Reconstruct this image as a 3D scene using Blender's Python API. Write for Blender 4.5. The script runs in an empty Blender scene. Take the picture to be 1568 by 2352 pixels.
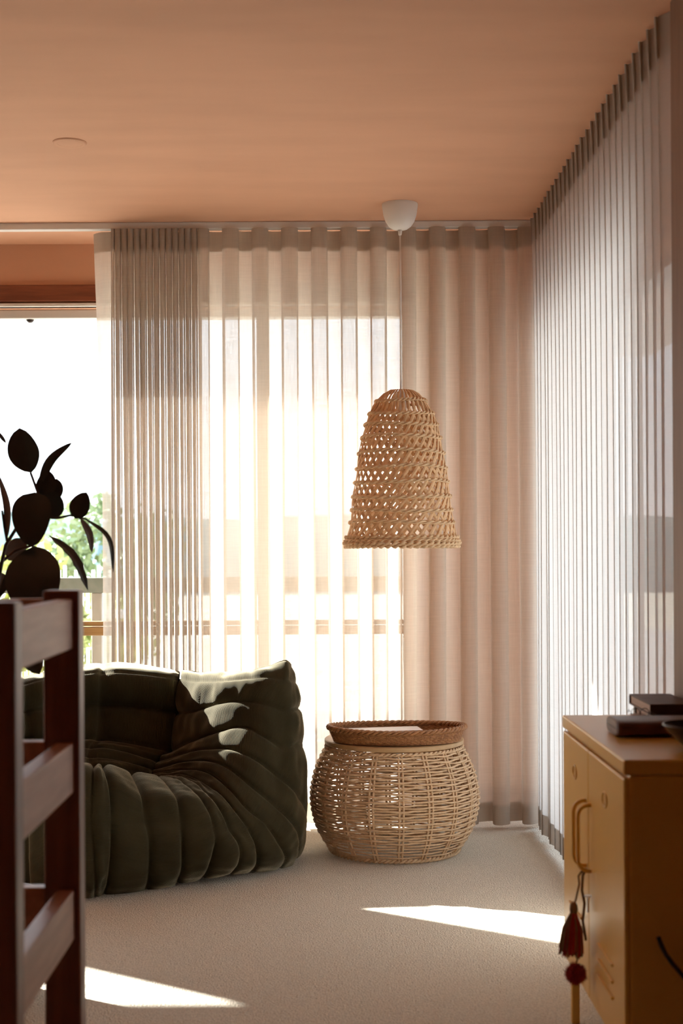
import bpy, math, random
from mathutils import Vector, Matrix, noise
R = random.Random(7)
PI = math.pi
C = bpy.context.scene.collection
SC = bpy.context.scene

# ------------------------------------------------------------------ camera, sky, sun, exposure
F, VX, VY, EYE = 3200.0, 758.0, 1250.0, 1.127
ROLL = math.radians(0.33)
cam = bpy.data.cameras.new('camera')
camo = bpy.data.objects.new('camera', cam)
C.objects.link(camo)
camo.location = (0, 0, EYE)
camo.rotation_euler = (PI / 2, ROLL, 0)
cam.sensor_width = 36.0
cam.lens = F / 2352 * 36
cam.shift_x = (784 - VX) / 2352
cam.shift_y = (VY - 1176) / 2352
cam.clip_start = 0.05
cam.clip_end = 500
cam.dof.use_dof = True
cam.dof.focus_distance = 5.05
cam.dof.aperture_fstop = 4.0
SC.camera = camo

w = bpy.data.worlds.new('sky')
SC.world = w
w.use_nodes = True
wn = w.node_tree.nodes
wbg = wn['Background']
wtc = wn.new('ShaderNodeTexCoord')
wsep = wn.new('ShaderNodeSeparateXYZ')
wrmp = wn.new('ShaderNodeValToRGB')
w.node_tree.links.new(wtc.outputs['Generated'], wsep.inputs[0])
w.node_tree.links.new(wsep.outputs['Z'], wrmp.inputs[0])
w.node_tree.links.new(wrmp.outputs[0], wbg.inputs['Color'])
wrmp.color_ramp.elements[0].position = 0.0
wrmp.color_ramp.elements[0].color = (0.93, 0.96, 1.0, 1)
wrmp.color_ramp.elements[1].position = 0.7
wrmp.color_ramp.elements[1].color = (0.70, 0.84, 1.0, 1)
wbg.inputs['Strength'].default_value = 3.5

SUN_A, SUN_B = 1.45, 0.81            # per metre towards the room: metres to the right, metres down
sun = bpy.data.lights.new('sun', 'SUN')
sun.energy = 42.0
sun.angle = math.radians(0.55)
sun.color = (1.0, 0.965, 0.90)
suno = bpy.data.objects.new('sun', sun)
C.objects.link(suno)
suno.location = (-12, 12, 8)
suno.rotation_euler = Vector((SUN_A, -1, -SUN_B)).to_track_quat('-Z', 'Y').to_euler()

SC.view_settings.view_transform = 'Standard'
SC.view_settings.look = 'None'
SC.view_settings.gamma = 1.0
SC.view_settings.use_curve_mapping = False
SC.view_settings.exposure = 0.18
try:
    SC.cycles.max_bounces = 12
    SC.cycles.diffuse_bounces = 6
    SC.cycles.transmission_bounces = 8
    SC.cycles.transparent_max_bounces = 24
    SC.cycles.use_denoising = True
except Exception:
    pass


# ------------------------------------------------------------------ helpers
def P(px, py, Y):
    """world point seen at photo pixel (px, py) at depth Y"""
    u, v = px - VX, py - VY
    u, v = u * math.cos(ROLL) - v * math.sin(ROLL), u * math.sin(ROLL) + v * math.cos(ROLL)
    return Vector((u * Y / F, Y, EYE - v * Y / F))


class MB:
    def __init__(s):
        s.v, s.f = [], []

    def add(s, verts, faces):
        n = len(s.v)
        s.v += [tuple(p) for p in verts]
        s.f += [tuple(i + n for i in f) for f in faces]
        return s

    def box(s, x0, x1, y0, y1, z0, z1):
        vs = [(x, y, z) for z in (z0, z1) for y in (y0, y1) for x in (x0, x1)]
        return s.add(vs, [(0, 2, 3, 1), (4, 5, 7, 6), (0, 1, 5, 4), (2, 6, 7, 3), (0, 4, 6, 2), (1, 3, 7, 5)])

    def tube(s, pts, r, n=8, closed=False, cap=True):
        pts = [Vector(p) for p in pts]
        m = len(pts)
        rs = r if isinstance(r, (list, tuple)) else [r] * m
        vs, fs = [], []
        up = None
        for i, p in enumerate(pts):
            a = pts[(i - 1) % m] if (closed or i > 0) else p
            b = pts[(i + 1) % m] if (closed or i < m - 1) else p
            t = (b - a).normalized()
            if up is None:
                up = t.orthogonal().normalized()
            up = (up - t * up.dot(t))
            up = up.normalized() if up.length > 1e-6 else t.orthogonal().normalized()
            sd = t.cross(up)
            for k in range(n):
                an = 2 * PI * k / n
                vs.append(p + (up * math.cos(an) + sd * math.sin(an)) * rs[i])
        for i in range(m if closed else m - 1):
            j = (i + 1) % m
            for k in range(n):
                l = (k + 1) % n
                fs.append((i * n + k, i * n + l, j * n + l, j * n + k))
        if not closed and cap:
            fs.append(tuple(range(n))[::-1])
            fs.append(tuple((m - 1) * n + k for k in range(n)))
        return s.add(vs, fs)

    def lathe(s, prof, n=32, c=(0, 0, 0), sx=1.0, sy=1.0, caps=False):
        vs, fs = [], []
        for r, z in prof:
            for k in range(n):
                a = 2 * PI * k / n
                vs.append((c[0] + r * sx * math.cos(a), c[1] + r * sy * math.sin(a), c[2] + z))
        for i in range(len(prof) - 1):
            for k in range(n):
                l = (k + 1) % n
                fs.append((i * n + k, i * n + l, (i + 1) * n + l, (i + 1) * n + k))
        if caps:
            fs.append(tuple(range(n))[::-1])
            fs.append(tuple((len(prof) - 1) * n + k for k in range(n)))
        return s.add(vs, fs)

    def grid(s, rows, flip=False):
        n, m = len(rows), len(rows[0])
        vs = [p for r in rows for p in r]
        fs = []
        for i in range(n - 1):
            for j in range(m - 1):
                q = (i * m + j, i * m + j + 1, (i + 1) * m + j + 1, (i + 1) * m + j)
                fs.append(q[::-1] if flip else q)
        return s.add(vs, fs)


def worg(o):
    v = Vector((0, 0, 0))
    while o is not None:
        v += Vector(o.location)
        o = o.parent
    return v


def obj(name, mb, m, parent=None, smooth=False, bevel=0, label=None, kind=None, segs=2):
    me = bpy.data.meshes.new(name)
    if parent is not None:
        org = worg(parent)
        loc = Vector((0, 0, 0))
    else:
        xs, ys, zs = zip(*mb.v)
        org = loc = Vector(((min(xs) + max(xs)) / 2, (min(ys) + max(ys)) / 2, min(zs)))
    me.from_pydata([Vector(p) - org for p in mb.v], [], mb.f)
    me.update()
    if smooth:
        me.polygons.foreach_set('use_smooth', [True] * len(me.polygons))
    me.materials.append(m)
    o = bpy.data.objects.new(name, me)
    o.location = loc
    C.objects.link(o)
    if parent is not None:
        o.parent = parent
    if bevel:
        b = o.modifiers.new('bevel', 'BEVEL')
        b.width = bevel
        b.segments = segs
        b.limit_method = 'ANGLE'
    if label:
        o['label'] = label
    if kind:
        o['kind'] = kind
    return o


def thing(name, label, cat, loc, group=None):
    o = bpy.data.objects.new(name, None)
    o.empty_display_size = 0.1
    o.location = loc
    C.objects.link(o)
    o['label'] = label
    o['category'] = cat
    if group:
        o['group'] = group
    return o


def tag(o, label, cat, group=None):
    o['label'] = label
    o['category'] = cat
    if group:
        o['group'] = group
    return o


def struct(name, mb, m, parent=None, bevel=0, label=None, smooth=False):
    o = obj(name, mb, m, parent, bevel=bevel, smooth=smooth)
    if parent is None:
        o['kind'] = 'structure'
        if label:
            o['label'] = label
    return o


def catmull(pts, n):
    """n points along a Catmull-Rom curve through pts, even in arc length"""
    pts = [Vector(p) for p in pts]
    q = [pts[0] * 2 - pts[1]] + pts + [pts[-1] * 2 - pts[-2]]
    out = []
    for i in range(1, len(q) - 2):
        for k in range(16):
            t = k / 16
            a, b, c, d = q[i - 1], q[i], q[i + 1], q[i + 2]
            out.append(0.5 * ((2 * b) + (c - a) * t + (2 * a - 5 * b + 4 * c - d) * t * t + (3 * b - a - 3 * c + d) * t ** 3))
    out.append(pts[-1])
    L = [0]
    for i in range(1, len(out)):
        L.append(L[-1] + (out[i] - out[i - 1]).length)
    res, j = [], 0
    for k in range(n):
        s = L[-1] * k / (n - 1)
        while j < len(out) - 2 and L[j + 1] < s:
            j += 1
        d = L[j + 1] - L[j]
        res.append(out[j].lerp(out[j + 1], (s - L[j]) / d if d > 1e-9 else 0))
    return res


# ------------------------------------------------------------------ materials
def lin(r, g, b):
    f = lambda c: (c / 255 / 12.92) if c / 255 <= 0.04045 else ((c / 255 + 0.055) / 1.055) ** 2.4
    return (f(r), f(g), f(b))


def mat(name, col, rough=0.6, col2=None, scale=(8, 8, 8), detail=4, bump=0, bscale=None, bdist=0.002, metal=0, spec=0.5, lo=0.35, hi=0.65, coat=0, sheen=0):
    m = bpy.data.materials.new(name)
    m.use_nodes = True
    nt = m.node_tree
    b = nt.nodes['Principled BSDF']
    b.inputs['Roughness'].default_value = rough
    b.inputs['Metallic'].default_value = metal
    b.inputs['Specular IOR Level'].default_value = spec
    b.inputs['Coat Weight'].default_value = coat
    b.inputs['Sheen Weight'].default_value = sheen
    b.inputs['Base Color'].default_value = (*col, 1)
    tc = nt.nodes.new('ShaderNodeTexCoord')
    if col2 is not None:
        mp = nt.nodes.new('ShaderNodeMapping')
        mp.inputs['Scale'].default_value = scale
        nt.links.new(tc.outputs['Object'], mp.inputs[0])
        nz = nt.nodes.new('ShaderNodeTexNoise')
        nz.inputs['Scale'].default_value = 1.0
        nz.inputs['Detail'].default_value = detail
        nt.links.new(mp.outputs[0], nz.inputs['Vector'])
        rp = nt.nodes.new('ShaderNodeValToRGB')
        rp.color_ramp.elements[0].position = lo
        rp.color_ramp.elements[1].position = hi
        rp.color_ramp.elements[0].color = (*col, 1)
        rp.color_ramp.elements[1].color = (*col2, 1)
        nt.links.new(nz.outputs['Fac'], rp.inputs[0])
        nt.links.new(rp.outputs[0], b.inputs['Base Color'])
    if bump:
        mp2 = nt.nodes.new('ShaderNodeMapping')
        mp2.inputs['Scale'].default_value = bscale or scale
        nt.links.new(tc.outputs['Object'], mp2.inputs[0])
        n2 = nt.nodes.new('ShaderNodeTexNoise')
        n2.inputs['Scale'].default_value = 1.0
        n2.inputs['Detail'].default_value = 3
        nt.links.new(mp2.outputs[0], n2.inputs['Vector'])
        bp = nt.nodes.new('ShaderNodeBump')
        bp.inputs['Strength'].default_value = bump
        bp.inputs['Distance'].default_value = bdist
        nt.links.new(n2.outputs['Fac'], bp.inputs['Height'])
        nt.links.new(bp.outputs[0], b.inputs['Normal'])
    return m


def sheer(name, col, open_frac, trans=0.5):
    """woven sheer cloth: part open weave, the rest reflects and lets light through"""
    m = bpy.data.materials.new(name)
    m.use_nodes = True
    nt = m.node_tree
    nt.nodes.clear()
    N, L = nt.nodes.new, nt.links.new
    out = N('ShaderNodeOutputMaterial')
    tc = N('ShaderNodeTexCoord')
    fac = []
    for sc in ((900, 900, 30), (30, 30, 900)):
        mp = N('ShaderNodeMapping')
        mp.inputs['Scale'].default_value = sc
        L(tc.outputs['Object'], mp.inputs[0])
        nz = N('ShaderNodeTexNoise')
        nz.inputs['Scale'].default_value = 0.35
        nz.inputs['Detail'].default_value = 2
        L(mp.outputs[0], nz.inputs['Vector'])
        fac.append(nz)
    ad = N('ShaderNodeMath')
    ad.operation = 'ADD'
    L(fac[0].outputs['Fac'], ad.inputs[0])
    L(fac[1].outputs['Fac'], ad.inputs[1])
    mr = N('ShaderNodeMapRange')
    mr.inputs['From Min'].default_value = 0.7
    mr.inputs['From Max'].default_value = 1.3
    mr.inputs['To Min'].default_value = open_frac * 0.75
    mr.inputs['To Max'].default_value = open_frac * 1.25
    L(ad.outputs[0], mr.inputs['Value'])
    df = N('ShaderNodeBsdfDiffuse')
    df.inputs['Color'].default_value = (*col, 1)
    tl = N('ShaderNodeBsdfTranslucent')
    tl.inputs['Color'].default_value = (*col, 1)
    tr = N('ShaderNodeBsdfTransparent')
    m1 = N('ShaderNodeMixShader')
    m1.inputs[0].default_value = trans
    m2 = N('ShaderNodeMixShader')
    L(df.outputs[0], m1.inputs[1])
    L(tl.outputs[0], m1.inputs[2])
    L(mr.outputs[0], m2.inputs[0])
    L(m1.outputs[0], m2.inputs[1])
    L(tr.outputs[0], m2.inputs[2])
    L(m2.outputs[0], out.inputs['Surface'])
    return m


def glass(name):
    m = bpy.data.materials.new(name)
    m.use_nodes = True
    nt = m.node_tree
    nt.nodes.clear()
    N, L = nt.nodes.new, nt.links.new
    out = N('ShaderNodeOutputMaterial')
    tr = N('ShaderNodeBsdfTransparent')
    tr.inputs['Color'].default_value = (0.97, 0.98, 0.975, 1)
    gl = N('ShaderNodeBsdfGlossy')
    gl.inputs['Roughness'].default_value = 0.02
    lw = N('ShaderNodeLayerWeight')
    lw.inputs['Blend'].default_value = 0.5
    pw = N('ShaderNodeMath')
    pw.operation = 'POWER'
    L(lw.outputs['Facing'], pw.inputs[0])
    pw.inputs[1].default_value = 4.0
    ma = N('ShaderNodeMath')
    ma.operation = 'MULTIPLY_ADD'
    L(pw.outputs[0], ma.inputs[0])
    ma.inputs[1].default_value = 0.5
    ma.inputs[2].default_value = 0.03
    mx = N('ShaderNodeMixShader')
    L(ma.outputs[0], mx.inputs[0])
    L(tr.outputs[0], mx.inputs[1])
    L(gl.outputs[0], mx.inputs[2])
    L(mx.outputs[0], out.inputs['Surface'])
    return m


def wood(name, c1, c2, rough=0.35, scale=(60, 60, 5)):
    return mat(name, c1, rough, c2, scale=scale, detail=6, bump=0.15, bdist=0.001)


def corduroy(name, c1, c2):
    m = mat(name, c1, 0.92, c2, scale=(9, 9, 9), spec=0.15, sheen=1.0)
    m.node_tree.nodes['Principled BSDF'].inputs['Sheen Roughness'].default_value = 0.30
    m.node_tree.nodes['Principled BSDF'].inputs['Sheen Tint'].default_value = (0.78, 0.70, 0.50, 1)
    nt = m.node_tree
    b = nt.nodes['Principled BSDF']
    tc = nt.nodes.new('ShaderNodeUVMap')
    wv = nt.nodes.new('ShaderNodeTexWave')
    wv.bands_direction = 'X'
    wv.inputs['Scale'].default_value = 70.0
    wv.inputs['Distortion'].default_value = 0.4
    nt.links.new(tc.outputs[0], wv.inputs['Vector'])
    bp = nt.nodes.new('ShaderNodeBump')
    bp.inputs['Strength'].default_value = 0.5
    bp.inputs['Distance'].default_value = 0.0012
    nt.links.new(wv.outputs['Fac'], bp.inputs['Height'])
    nt.links.new(bp.outputs[0], b.inputs['Normal'])
    return m


M = {}
TERRA = (0.67, 0.37, 0.235)
M['terra'] = mat('terracotta_paint', TERRA, 0.75, tuple(c * 0.93 for c in TERRA), scale=(1.5, 6, 6), bump=0.08, bscale=(250, 250, 250), bdist=0.0006, spec=0.3)
M['carpet'] = mat('wool_loop_carpet', (0.58, 0.53, 0.435), 0.95, (0.76, 0.70, 0.585), scale=(210, 130, 60), detail=3, bump=1.0, bscale=(200, 120, 100), bdist=0.008, spec=0.1, sheen=0.2)
M['jarrah'] = wood('stained_architrave_wood', (0.16, 0.040, 0.016), (0.24, 0.066, 0.026), 0.4, (5, 60, 60))
M['rackwood'] = wood('red_brown_rack_wood', (0.13, 0.040, 0.020), (0.21, 0.070, 0.034), 0.38, (45, 45, 4))
M['railwood'] = wood('red_brown_rail_wood', (0.34, 0.150, 0.080), (0.46, 0.215, 0.125), 0.42, (45, 4, 45))
M['nib_dark'] = wood('nib_darkening_brown', (0.16, 0.075, 0.040), (0.20, 0.10, 0.055), 0.55, (40, 40, 4))  # dark brown for the strip that darkens the nib face
M['white'] = mat('white_plastic', (0.78, 0.74, 0.69), 0.45)
M['metal_white'] = mat('white_aluminium', (0.72, 0.69, 0.65), 0.4, spec=0.4)
M['frame'] = mat('window_frame_paint', (0.66, 0.63, 0.60), 0.45)
M['browntimber'] = wood('window_rail_timber', (0.26, 0.14, 0.05), (0.33, 0.19, 0.075), 0.5, (4, 60, 60))
M['glass'] = glass('window_glass')
M['linen'] = sheer('linen_sheer', (0.68, 0.60, 0.515), 0.165, 0.55)
M['linen_tape'] = sheer('linen_double_hem', (0.52, 0.44, 0.36), 0.06, 0.35)
M['linen_right'] = sheer('linen_sheer_side', (0.70, 0.665, 0.63), 0.13, 0.64)
M['cord_green'] = corduroy('olive_corduroy', (0.036, 0.030, 0.014), (0.046, 0.038, 0.018))
M['reed'] = mat('dried_reed', (0.68, 0.42, 0.215), 0.7, (0.82, 0.54, 0.30), scale=(40, 40, 40), bump=0.3, bscale=(500, 500, 60), bdist=0.001)
M['reed_pale'] = mat('pale_reed_twist', (0.68, 0.46, 0.26), 0.7, (0.82, 0.58, 0.345), scale=(60, 60, 60), bump=0.3, bscale=(400, 400, 400), bdist=0.001)
M['papercord'] = mat('twisted_paper_cord', (0.62, 0.42, 0.25), 0.75, (0.74, 0.53, 0.33), scale=(70, 70, 70), bump=0.4, bscale=(500, 500, 500), bdist=0.001)
M['lidwood'] = mat('pale_ply', (0.46, 0.29, 0.14), 0.5, (0.52, 0.34, 0.17), scale=(3, 60, 60))
M['rattan'] = mat('brown_rattan', (0.27, 0.11, 0.038), 0.5, (0.43, 0.20, 0.075), scale=(80, 80, 80), bump=0.6, bscale=(300, 300, 40), bdist=0.002)
M['paper'] = mat('printed_paper', (0.86, 0.82, 0.80), 0.6, (0.80, 0.70, 0.70), scale=(9, 9, 9), lo=0.45, hi=0.75)
M['pages'] = mat('book_pages', (0.74, 0.65, 0.60), 0.8, (0.60, 0.52, 0.47), scale=(3, 3, 700))
M['bookbrown'] = mat('brown_book_cloth', (0.085, 0.042, 0.028), 0.55, (0.11, 0.056, 0.038), scale=(30, 30, 30))
M['bookdark'] = mat('dark_book_cloth', (0.05, 0.022, 0.014), 0.55, (0.07, 0.03, 0.02), scale=(30, 30, 30))
M['leather'] = mat('brown_leather', (0.10, 0.035, 0.018), 0.4, (0.15, 0.055, 0.03), scale=(30, 30, 30), bump=0.2, bscale=(200, 200, 200))
M['yellow'] = mat('mustard_powder_coat', (0.74, 0.445, 0.09), 0.34, (0.77, 0.465, 0.10), scale=(4, 4, 4), bump=0.05, bscale=(400, 400, 400), bdist=0.0004, spec=0.4)
M['bowl'] = mat('dark_glaze', (0.018, 0.014, 0.012), 0.15, (0.03, 0.022, 0.018), scale=(20, 20, 20))
M['black'] = mat('black_rubber', (0.01, 0.01, 0.011), 0.5)
M['wire'] = mat('dark_wire', (0.05, 0.035, 0.03), 0.35, metal=0.6)
M['steel'] = mat('key_steel', (0.55, 0.56, 0.58), 0.3, metal=1)
M['red'] = mat('red_wool', (0.33, 0.012, 0.016), 0.9, (0.45, 0.03, 0.03), scale=(60, 60, 60))
M['straw'] = mat('straw_brown_yarn', (0.20, 0.11, 0.05), 0.85, (0.30, 0.18, 0.09), scale=(90, 90, 30))
M['leaf'] = mat('rubber_leaf', (0.026, 0.028, 0.021), 0.35, (0.036, 0.032, 0.025), scale=(30, 30, 30), spec=0.5)
M['leaf_back'] = mat('rubber_leaf_underside', (0.13, 0.10, 0.085), 0.5, (0.17, 0.12, 0.105), scale=(30, 30, 30))
M['stem'] = mat('plant_stem', (0.045, 0.022, 0.016), 0.6, (0.07, 0.035, 0.025), scale=(40, 40, 40))
M['pot'] = mat('grey_glazed_pot', (0.18, 0.17, 0.16), 0.4)
M['soil'] = mat('potting_soil', (0.02, 0.014, 0.01), 0.95, (0.04, 0.028, 0.02), scale=(90, 90, 90), bump=0.8, bscale=(120, 120, 120), bdist=0.01)
M['deck'] = mat('weathered_deck', (0.42, 0.39, 0.35), 0.8, (0.50, 0.47, 0.43), scale=(40, 3, 3))
M['railgrey'] = mat('painted_grey_rail', (0.14, 0.155, 0.12), 0.7, (0.17, 0.18, 0.145), scale=(30, 30, 30))
M['postgrey'] = mat('weathered_post', (0.26, 0.235, 0.20), 0.8, (0.32, 0.29, 0.25), scale=(30, 30, 8))
M['paving'] = mat('pale_paving', (0.34, 0.34, 0.34), 0.85, (0.40, 0.40, 0.39), scale=(3, 3, 3))
M['grass'] = mat('garden_ground', (0.40, 0.38, 0.32), 0.9, (0.48, 0.46, 0.39), scale=(0.6, 0.6, 0.6))
M['hill'] = mat('hill_bush', (0.12, 0.19, 0.20), 0.9, (0.18, 0.26, 0.25), scale=(0.3, 0.3, 0.3))
M['fol_a'] = mat('yellow_green_leaves', (0.34, 0.40, 0.13), 0.6, (0.54, 0.53, 0.20), scale=(2, 2, 2))
M['fol_b'] = mat('grey_green_leaves', (0.20, 0.27, 0.13), 0.6, (0.33, 0.38, 0.20), scale=(2, 2, 2))
M['bark'] = mat('tree_bark', (0.10, 0.075, 0.055), 0.9)
M['picket'] = mat('white_picket_paint', (0.85, 0.84, 0.82), 0.6)
M['rooftile'] = mat('red_roof', (0.42, 0.12, 0.06), 0.8)
M['render'] = mat('outside_render', (0.55, 0.50, 0.45), 0.85)

# ------------------------------------------------------------------ the room
H = 2.40
YC, YW = 5.51, 5.88          # curtain line, back wall face
XR, XCR = 1.00, 0.81         # right wall face, right curtain line
XL, YF = -6.3, -3.4
WT = 0.15
W1 = (-2.42, 0.332)
W2 = (-5.0, -3.80)
WZ = (0.07, 2.135)

struct('floor', MB().box(XL - 0.2, XR + 0.2, YF - 0.2, YW + WT, -0.12, 0.0), M['carpet'])
struct('ceiling', MB().box(XL - 0.2, XR + 0.2, YF - 0.2, YW + WT, H, H + 0.15), M['terra'])
mb = MB()
for x0, x1, z0, z1 in ((XL - 0.2, XR + 0.2, WZ[1], H), (XL - 0.2, W2[0], 0, WZ[1]), (W2[1], W1[0], 0, WZ[1]), (W1[1], XR + 0.2, 0, WZ[1]),
                       (W2[0], W2[1], 0, WZ[0]), (W1[0], W1[1], 0, WZ[0])):
    mb.box(x0, x1, YW, YW + WT, z0, z1)
struct('wall_back', mb, M['terra'])
struct('wall_left', MB().box(XL - 0.2, XL, YF, YW, 0, H), M['terra'])
struct('wall_front', MB().box(XL - 0.2, XR + 0.2, YF - 0.2, YF, 0, H), M['terra'])
W3Y, W3Z = (3.72, 5.74), (0.10, 2.02)
mb = MB()
mb.box(XR, XR + WT, 3.30, W3Y[0], 0, H)
mb.box(XR, XR + WT, W3Y[1], YW, 0, H)
mb.box(XR, XR + WT, W3Y[0], W3Y[1], 0, W3Z[0])
mb.box(XR, XR + WT, W3Y[0], W3Y[1], W3Z[1], H)
mb.box(0.814, XR + WT, YF, 3.285, 0, H)
struct('wall_right', mb, M['terra'])
struct('baseboard_back', MB().box(W1[1] + 0.02, XR, YW - 0.016, YW, 0, 0.10), M['jarrah'], bevel=0.004)
struct('baseboard_right', MB().box(XR - 0.016, XR, 3.30, W3Y[0], 0, 0.10), M['jarrah'], bevel=0.004)
# stained architrave above the window
struct('trim_1', MB().box(W2[0] - 0.1, W1[1] + 0.01, YW - 0.02, YW, 2.156, 2.226), M['jarrah'], bevel=0.004)
struct('trim_2', MB().box(W2[0] - 0.1, W1[1], YW - 0.014, YW + 0.03, 2.135, 2.150), M['metal_white'], bevel=0.003)


# windows
def sliding_window(name, x0, x1, mull, transom=True):
    fr = MB()
    y0, y1 = YW + 0.065, YW + 0.14
    root = struct(name, MB().box(x0, x1, y0, y1, 2.098, WZ[1]), M['frame'], bevel=0.004)
    obj('frame_jamb', MB().box(x0, x0 + 0.035, y0, y1, WZ[0] + 0.03, 2.098), M['frame'], root, bevel=0.003)
    obj('frame_jamb', MB().box(x1 - 0.02, x1, y0, y1, WZ[0] + 0.03, 2.098), M['frame'], root, bevel=0.003)
    obj('frame_sill', MB().box(x0, x1, y0, y1, WZ[0], WZ[0] + 0.03), M['frame'], root, bevel=0.003)
    edges = [x0 + 0.035] + [v for c in mull for v in (c - 0.027, c + 0.027)] + [x1 - 0.02]
    for c in mull:
        obj('mullion', MB().box(c - 0.027, c + 0.027, y0 + 0.01, y1 - 0.01, WZ[0] + 0.03, 2.098), M['frame'], root, bevel=0.003)
    for i in range(0, len(edges), 2):
        obj('pane', MB().box(edges[i], edges[i + 1], y0 + 0.035, y0 + 0.039, WZ[0] + 0.03, 2.098), M['glass'], root)
        t = obj('transom', MB().box(edges[i], edges[i + 1], y0 + 0.005, y0 + 0.07, 0.742, 0.778), M['browntimber'], root, bevel=0.003)
        obj('transom_cap', MB().box(edges[i], edges[i + 1], y0 + 0.012, y0 + 0.06, 0.783, 0.802), M['browntimber'], t, bevel=0.003)
    return root


win1 = sliding_window('window_1', W1[0], W1[1], (-1.55, -0.283))
win2 = sliding_window('window_2', W2[0], W2[1], (-4.4,))
root = struct('window_3', MB().box(XR + 0.05, XR + 0.11, W3Y[0], W3Y[1], W3Z[1] - 0.035, W3Z[1]), M['frame'], bevel=0.003)
for y0, y1 in ((W3Y[0], W3Y[0] + 0.03), (W3Y[1] - 0.03, W3Y[1])):
    obj('frame_jamb', MB().box(XR + 0.05, XR + 0.11, y0, y1, W3Z[0], W3Z[1] - 0.035), M['frame'], root, bevel=0.003)
obj('frame_sill', MB().box(XR + 0.05, XR + 0.11, W3Y[0] + 0.03, W3Y[1] - 0.03, W3Z[0], W3Z[0] + 0.03), M['frame'], root, bevel=0.003)
obj('pane', MB().box(XR + 0.078, XR + 0.082, W3Y[0] + 0.03, W3Y[1] - 0.03, W3Z[0] + 0.03, W3Z[1] - 0.035), M['glass'], root)

struct('side_shade_slab', MB().box(XR + WT, 1.95, 0.5, 8.5, 2.26, 2.36), M['frame'], label='added slab out of view that dims the top of the side curtain')  # unseen overhang added to cut skylight on the upper side curtain
struct('nib_dark_strip', MB().box(0.808, 0.8139, 1.2, 3.285, 0, H), M['nib_dark'], bevel=0.002)  # thin brown strip added over the nib face to darken it

# ceiling plate and dome under the window head
p = P(160, 328, 4.40)
pl = tag(obj('ceiling_plate', MB().lathe([(0.0005, -0.004), (0.036, -0.004), (0.038, -0.0035), (0.040, -0.004), (0.050, -0.004), (0.0535, -0.0015), (0.0535, 0.0)], 48, (p.x, 4.40, H)), M['terra'], smooth=False),
         'round flush blanking plate painted terracotta on the ceiling', 'plate')
p = P(68, 733, 5.97)
tag(obj('dome_fitting', MB().lathe([(0.0005, -0.014), (0.008, -0.0125), (0.014, -0.008), (0.0165, 0.0)], 24, (p.x, 5.98, 2.098), caps=True), M['wire'], smooth=True),
    'small dark dome fitting under the white window head above the plant', 'fitting')


# ------------------------------------------------------------------ outside
struct('deck', MB().box(-9, 0.9, YW + WT + 0.005, 7.6, -0.16, -0.05), M['deck'])
struct('ground', MB().box(-60, 60, 7.6, 120, -2.6, -2.5), M['grass'])
struct('terrace', MB().box(XR + WT + 0.02, 30, 2.0, 22, -0.4, -0.25), M['paving'])
mb = MB()
rows = []
for j in range(4):
    row = []
    for i in range(41):
        x = -70 + i * 3.5
        zt = 3.4 + 1.2 * noise.noise((x * 0.05, 3, 0)) + 0.5 * noise.noise((x * 0.25, 7, 0))
        row.append((x, 100 + 8 * j, -2.6 if j == 0 else (-2.6 + (zt + 2.6) * (1 if j < 3 else 0.2))))
    rows.append(row)
struct('hill', MB().grid(rows, True), M['hill'], smooth=True)
# balustrade on the deck
bal = thing('deck_balustrade', 'grey timber deck balustrade outside the left window', 'railing', (-1.5, 6.35, -0.05))
obj('top_rail', MB().box(-4.5, 0.55, 6.32, 6.37, 0.912, 0.981), M['railgrey'], bal, bevel=0.004)
for x in (-4.2, -2.6, -1.815, -1.062, -0.30, 0.45):
    obj('post', MB().box(x - 0.022, x + 0.022, 6.325, 6.365, -0.05, 0.912), M['postgrey'], bal, bevel=0.003)
obj('bottom_rail', MB().box(-4.5, 0.55, 6.33, 6.36, 0.03, 0.075), M['railgrey'], bal, bevel=0.003)


def tree(name, label, x, y, z0, h, r, m, n, seed, group='trees beyond the deck'):
    q = random.Random(seed)
    t = thing(name, label, 'tree', (x, y, z0), group)
    obj('trunk', MB().tube([(x, y, z0), (x + 0.1, y, z0 + h * 0.4), (x - 0.05, y + 0.1, z0 + h * 0.75)], [0.12, 0.09, 0.04], 8), M['bark'], t, smooth=True)
    mb = MB()
    cl = [(q.uniform(-r, r) * 0.7, q.uniform(-r, r) * 0.5, h * q.uniform(0.4, 0.92), r * q.uniform(0.3, 0.55)) for _ in range(14)]
    for _ in range(n):
        cx, cy, cz, cr = q.choice(cl)
        d = Vector((q.gauss(0, 1), q.gauss(0, 1), q.gauss(0, 1))).normalized() * cr * q.random() ** 0.4
        c = Vector((x + cx, y + cy, z0 + cz)) + d
        a = Vector((q.gauss(0, 1), q.gauss(0, 1), q.gauss(0, 1))).normalized() * 0.075
        b = a.orthogonal().normalized() * 0.04
        mb.add([c - a, c + b, c + a, c - b], [(0, 1, 2, 3)])
    obj('foliage', mb, m, t, kind='stuff')
    return t


def xo(px, Y):
    return (px - VX) * Y / F


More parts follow.
